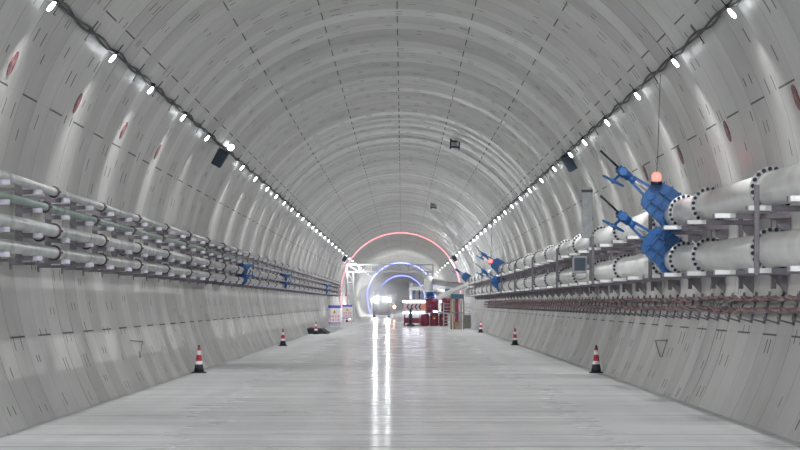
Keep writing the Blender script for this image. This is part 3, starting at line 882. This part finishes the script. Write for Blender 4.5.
for px in (419.6,451.8):
    for yy in (-.46,.46):
        q = MB(); q.boxb(mx(px)-mx(436)-.03,mx(px)-mx(436)+.03,yy-.03,yy+.03,0,mz(313.6)+.04); q.build('leg', M['bracket'], t)
red_cabinet(425.0,438.5,298.3,312.0,D,'upper red tank under the blue pump head', False)
red_cabinet(441,452,298,312.0,D+.05,'upper red tank right of the one with the pump head', False)
# work lamps on the platform
for px, py, lb in ((440.5,301.5,'small bright work lamp between the upper red tanks'),(435.5,311.6,'small bright work lamp low on the upper red tank')):
    c = PX(px,py,D-.75)
    t = thing('work_light', c, lb, 'lamp')
    q = MB(); q.boxb(-.18,.18,-.04,.0,-.06,.06,bev=.02) if py > 305 else q.sph((0,-.02,0),.1); q.build('lens', M['white_led'], t)
    zb = mz(312.4)+.03-c.z
    q = MB(); q.boxb(-.10,.10,.005,.05,-.10,.10); q.cyl((0,.06,min(-.1,zb+.6)),(0,.06,.1),.025,8); q.bar((0,.06,-.06),(0,.3,-.1),.03); q.build('bracket', M['bracket'], t)
# blue pump head
t = thing('pump_head', (mx(430),D,mz(298.3)+.03), 'blue grey pump head on the upper red tank below the grey elbow', 'pump')
q = MB(); q.lathe([(.42,0),(.42,.08),(.28,.12),(.28,.42),(.42,.45),(.42,.52)], 20); q.build('pump_body', M['blue'], t)
q = MB(); q.boxb(-.35,.35,-.32,-.2,.15,.32,bev=.02); q.build('motor', M['darkblue'], t)
# vertical elbow capsule and the horizontal duct
t = thing('duct', (mx(429),D,mz(292)), 'grey duct with a domed vertical elbow running right to the far gate valve', 'duct')
H = mz(276)-mz(292.2)
q = MB(); q.lathe([(.36,0),(.40,.05),(.40,H-.42),(.37,H-.22),(.27,H-.07),(.10,H)], 24); q.build('elbow', M['white_pipe'], t)
p1 = Vector((mx(460.5)-mx(429), -4.0, mz(286)-mz(292)))
q = MB(); q.cyl((.30,0,mz(281.5)-mz(292)), p1, .25, 20); q.build('horizontal_run', M['panel'], t)
q = MB(); q.lathe([(.41,H*.14),(.45,H*.14),(.45,H*.14+.08),(.41,H*.14+.08)],24); q.build('flange', M['flange'], t)
# left white pipe with T
t = thing('branch_pipe', (mx(409.5),D+.3,mz(288)), 'pale horizontal branch pipe left of the domed elbow above the arrow barrier', 'pipe')
q = MB(); q.cyl((0,0,0),(mx(425)-mx(409.5),0,-.05),.19,18); q.build('pipe', M['white_pipe'], t)
q = MB(); q.cyl((.1,0,-.95),(.1,0,.42),.13,14); q.cyl((.1,0,.38),(.1,0,.46),.2,16); q.build('tee', M['flange'], t)
for px in (414,419.5):
    q = MB(); q.cyl((mx(px)-mx(409.5),0,-.95),(mx(px)-mx(409.5),0,.0),.06,10); q.cyl((mx(px)-mx(409.5),0,-.5),(mx(px)-mx(409.5),0,-.42),.13,12); q.build('riser', M['darkblue'], t)
q = MB(); q.boxb(-.1,mx(425)-mx(409.5),-.1,.1,-1.05,-.93); q.build('base_rail', M['bracket'], t)
# rising white pipe to the wall pipes
t = thing('rising_pipe', (mx(437),D-2,mz(298)), 'pale pipe slanting up from the red tanks to the right wall pipes', 'pipe')
q = MB(); q.tube([(0,0,-.1),(.3,0,.12),(1.2,0,.55),(mx(462)-mx(437),-3,mz(286.5)-mz(298)),(mx(467.5)-mx(437),-4.5,mz(283)-mz(298))], .22, 16); q.build('pipe', M['white_pipe'], t)
# white lower duct and blue box behind
q = MB(); q.cyl((mx(433.5),D+1.2,mz(290.5)),(mx(452),D+1.2,mz(295)),.30,18); q.build('return_pipe', M['white_pipe'], label='pale short pipe behind the upper red tanks under the duct', cat='pipe')
t = thing('blue_motor', (mx(448.5),D+.5,mz(291.5)), 'blue motor block under the grey duct', 'motor')
q = MB(); q.boxb(-.3,.3,-.25,.25,-.3,.22,bev=.05); q.build('housing', M['blue'], t)
q = MB(); q.cyl((0,-.3,0),(0,-.24,0),.18,14); q.build('end_cover', M['darkblue'], t)

# ladder frame
t = thing('ladder_frame', (mx(446.5),D-3,0), 'silver ladder frame standing before the upper right red tank', 'ladder')
for px in (443,450.3):
    q = MB(); q.cyl((mx(px)-mx(446.5),0,0),(mx(px)-mx(446.5),0,mz(302)),.045,8); q.build('rail', M['steel'], t)
for k in range(7):
    q = MB(); z = .25+k*.28; q.cyl((mx(443)-mx(446.5),0,z),(mx(450.3)-mx(446.5),0,z),.028,8); q.build('rung', M['steel'], t)

# post frame with teal sign
d2 = 176.0; s2 = F/d2
o_ = mx(457,s2)
t = thing('pole_frame', (o_,d2,0), 'frame of yellow brown poles with a dark teal board and a red centre panel', 'frame')
for px, yy, r_ in ((451.3,0,.075),(454.0,.4,.05),(459.8,.4,.05),(463.7,0,.06),(461.5,.7,.05)):
    q = MB(); q.cyl((mx(px,s2)-o_,yy,0),(mx(px,s2)-o_,yy,2.40 if yy==0 else 2.35),r_,10); q.build('pole', M['yellow'] if r_ > .055 or px<455 else M['steel'], t)
q = MB(); q.boxb(mx(450.8,s2)-o_,mx(463.8,s2)-o_,-.14,-.08,2.32,2.68,bev=.015); q.build('board', M['teal'], t)
q = MB(); q.boxb(mx(455,s2)-o_,mx(458.8,s2)-o_,.15,.22,.55,2.32,bev=.02); q.build('red_panel', M['tank'], t)
q = MB(); q.boxb(mx(452,s2)-o_,mx(463,s2)-o_,-.02,.45,1.22,1.30); q.build('shelf', M['bracket'], t)
q = MB(); q.boxb(mx(454.5,s2)-o_,mx(460,s2)-o_,.2,.26,.02,.6,bev=.02); q.build('lower_panel', M['yellow'], t)
# cabinet and coiled rack right of it
d3 = 184.0; s3 = F/d3
t = thing('equipment_cabinet', (mx(467,s3),d3,0), 'olive grey cabinet right of the yellow brown pole frame', 'cabinet')
w = 7.5/s3
q = MB(); q.boxb(-w/2,w/2,-.3,.3,0,1.05,bev=.02); q.build('housing', M['cabinet'], t)
q = MB(); q.boxb(-w/2+.03,w/2-.03,-.325,-.295,.08,.98,bev=.008); q.build('door', M['cabinet'], t)
t = thing('stacked_rack', (mx(467.3,s3),d3,1.05), 'pale slatted crate stack on top of the olive grey cabinet', 'crate')
for k in range(4):
    q = MB(); q.boxb(-w/2+.04,w/2,-.25,.25,.02+k*.27,.19+k*.27,bev=.02); q.build('tray', M['truss'], t)
q = MB()
for sx in (-1,1): q.boxb(sx*(w/2-.06)-.02,sx*(w/2-.06)+.02,-.2,.2,0,1.1)
q.build('side_rail', M['steel'], t)

# ---------------------------------------------------------------- lights the place has
def spot(name, loc, target, energy, ang, blend=.5, col=(.9,.95,1), r=.2):
    l = bpy.data.lights.new(name, 'SPOT'); l.energy = energy; l.spot_size = math.radians(ang); l.spot_blend = blend; l.color = col; l.shadow_soft_size = r
    o = bpy.data.objects.new(name, l); COL.objects.link(o); o.location = loc
    o.rotation_euler = (Vector(target)-Vector(loc)).to_track_quat('-Z','Y').to_euler()
    return o
hx = (381.3-402)*318/F
for sx in (-1,1):
    spot('headlight_beam', (hx+sx*.83, 317.9, 2.45), (hx+sx*.9, 150, 1.6), 2600, 16)

W = bpy.data.worlds.new('world'); S.world = W; W.use_nodes = True
W.node_tree.nodes['Background'].inputs[0].default_value = (.8,.88,1,1)
W.node_tree.nodes['Background'].inputs[1].default_value = 4.0

HAZE = True
if HAZE:
    m = bpy.data.materials.new('tunnel_haze'); m.use_nodes = True
    nt = m.node_tree; nt.nodes.remove(nt.nodes['Principled BSDF'])
    v = nt.nodes.new('ShaderNodeVolumeScatter'); v.inputs['Density'].default_value = .0034; v.inputs['Anisotropy'].default_value = .8
    v.inputs['Color'].default_value = (.95,.97,1,1)
    nt.links.new(v.outputs[0], nt.nodes['Material Output'].inputs['Volume'])
    q = MB(); pv = None
    for y in [206, 640]+list(range(700,1541,60)):
        fa = PI-math.asin(math.sqrt(R*R-CZ*CZ)/R)-.01; rd = R-.04
        rg = [q.bm.verts.new((XC+cxs(y)+rd*math.sin(-fa+2*fa*k/48), y, max(.02, CZ+rd*math.cos(-fa+2*fa*k/48)))) for k in range(49)]
        if pv:
            for k in range(49): q.bm.faces.new((pv[k],pv[(k+1)%49],rg[(k+1)%49],rg[k]))
        else: q.bm.faces.new(rg)
        pv = rg
    q.bm.faces.new(pv)
    o = q.build('haze', m, label='pale dusty haze filling the tunnel past the machinery', cat='haze', kind='stuff')

m = bpy.data.materials.new('halo_volume'); m.use_nodes = True  # denser scatter volume added to give the vehicle lamps their halo
nt = m.node_tree; nt.nodes.remove(nt.nodes['Principled BSDF'])
v = nt.nodes.new('ShaderNodeVolumeScatter'); v.inputs['Density'].default_value = .24; v.inputs['Anisotropy'].default_value = .55
nt.links.new(v.outputs[0], nt.nodes['Material Output'].inputs['Volume'])
q = MB(); q.sph((0,0,0), 1.0, (3.6,3.4,2.4), 24, 16)
o = q.build('halo_volume', m, label='added haze volume that makes the halo in front of the two blinding vehicle lamps', cat='haze', kind='stuff'); o.location = (hx, 314.2, 2.5)

# ---------------------------------------------------------------- camera and view
cam = bpy.data.cameras.new('camera'); co = bpy.data.objects.new('camera', cam); COL.objects.link(co)
cam.sensor_fit = 'HORIZONTAL'; cam.sensor_width = 36; cam.lens = 36*F/800
cam.shift_x = -2/800; cam.shift_y = 78/800
co.location = (0,0,CAMZ); co.rotation_euler = (PI/2,0,0); cam.clip_end = 3000; cam.clip_start = .1
S.camera = co
S.view_settings.view_transform = 'Standard'; S.view_settings.look = 'None'
S.view_settings.gamma = 1; S.view_settings.use_curve_mapping = False
S.view_settings.exposure = 1.2
S.cycles.volume_step_rate = 1.0
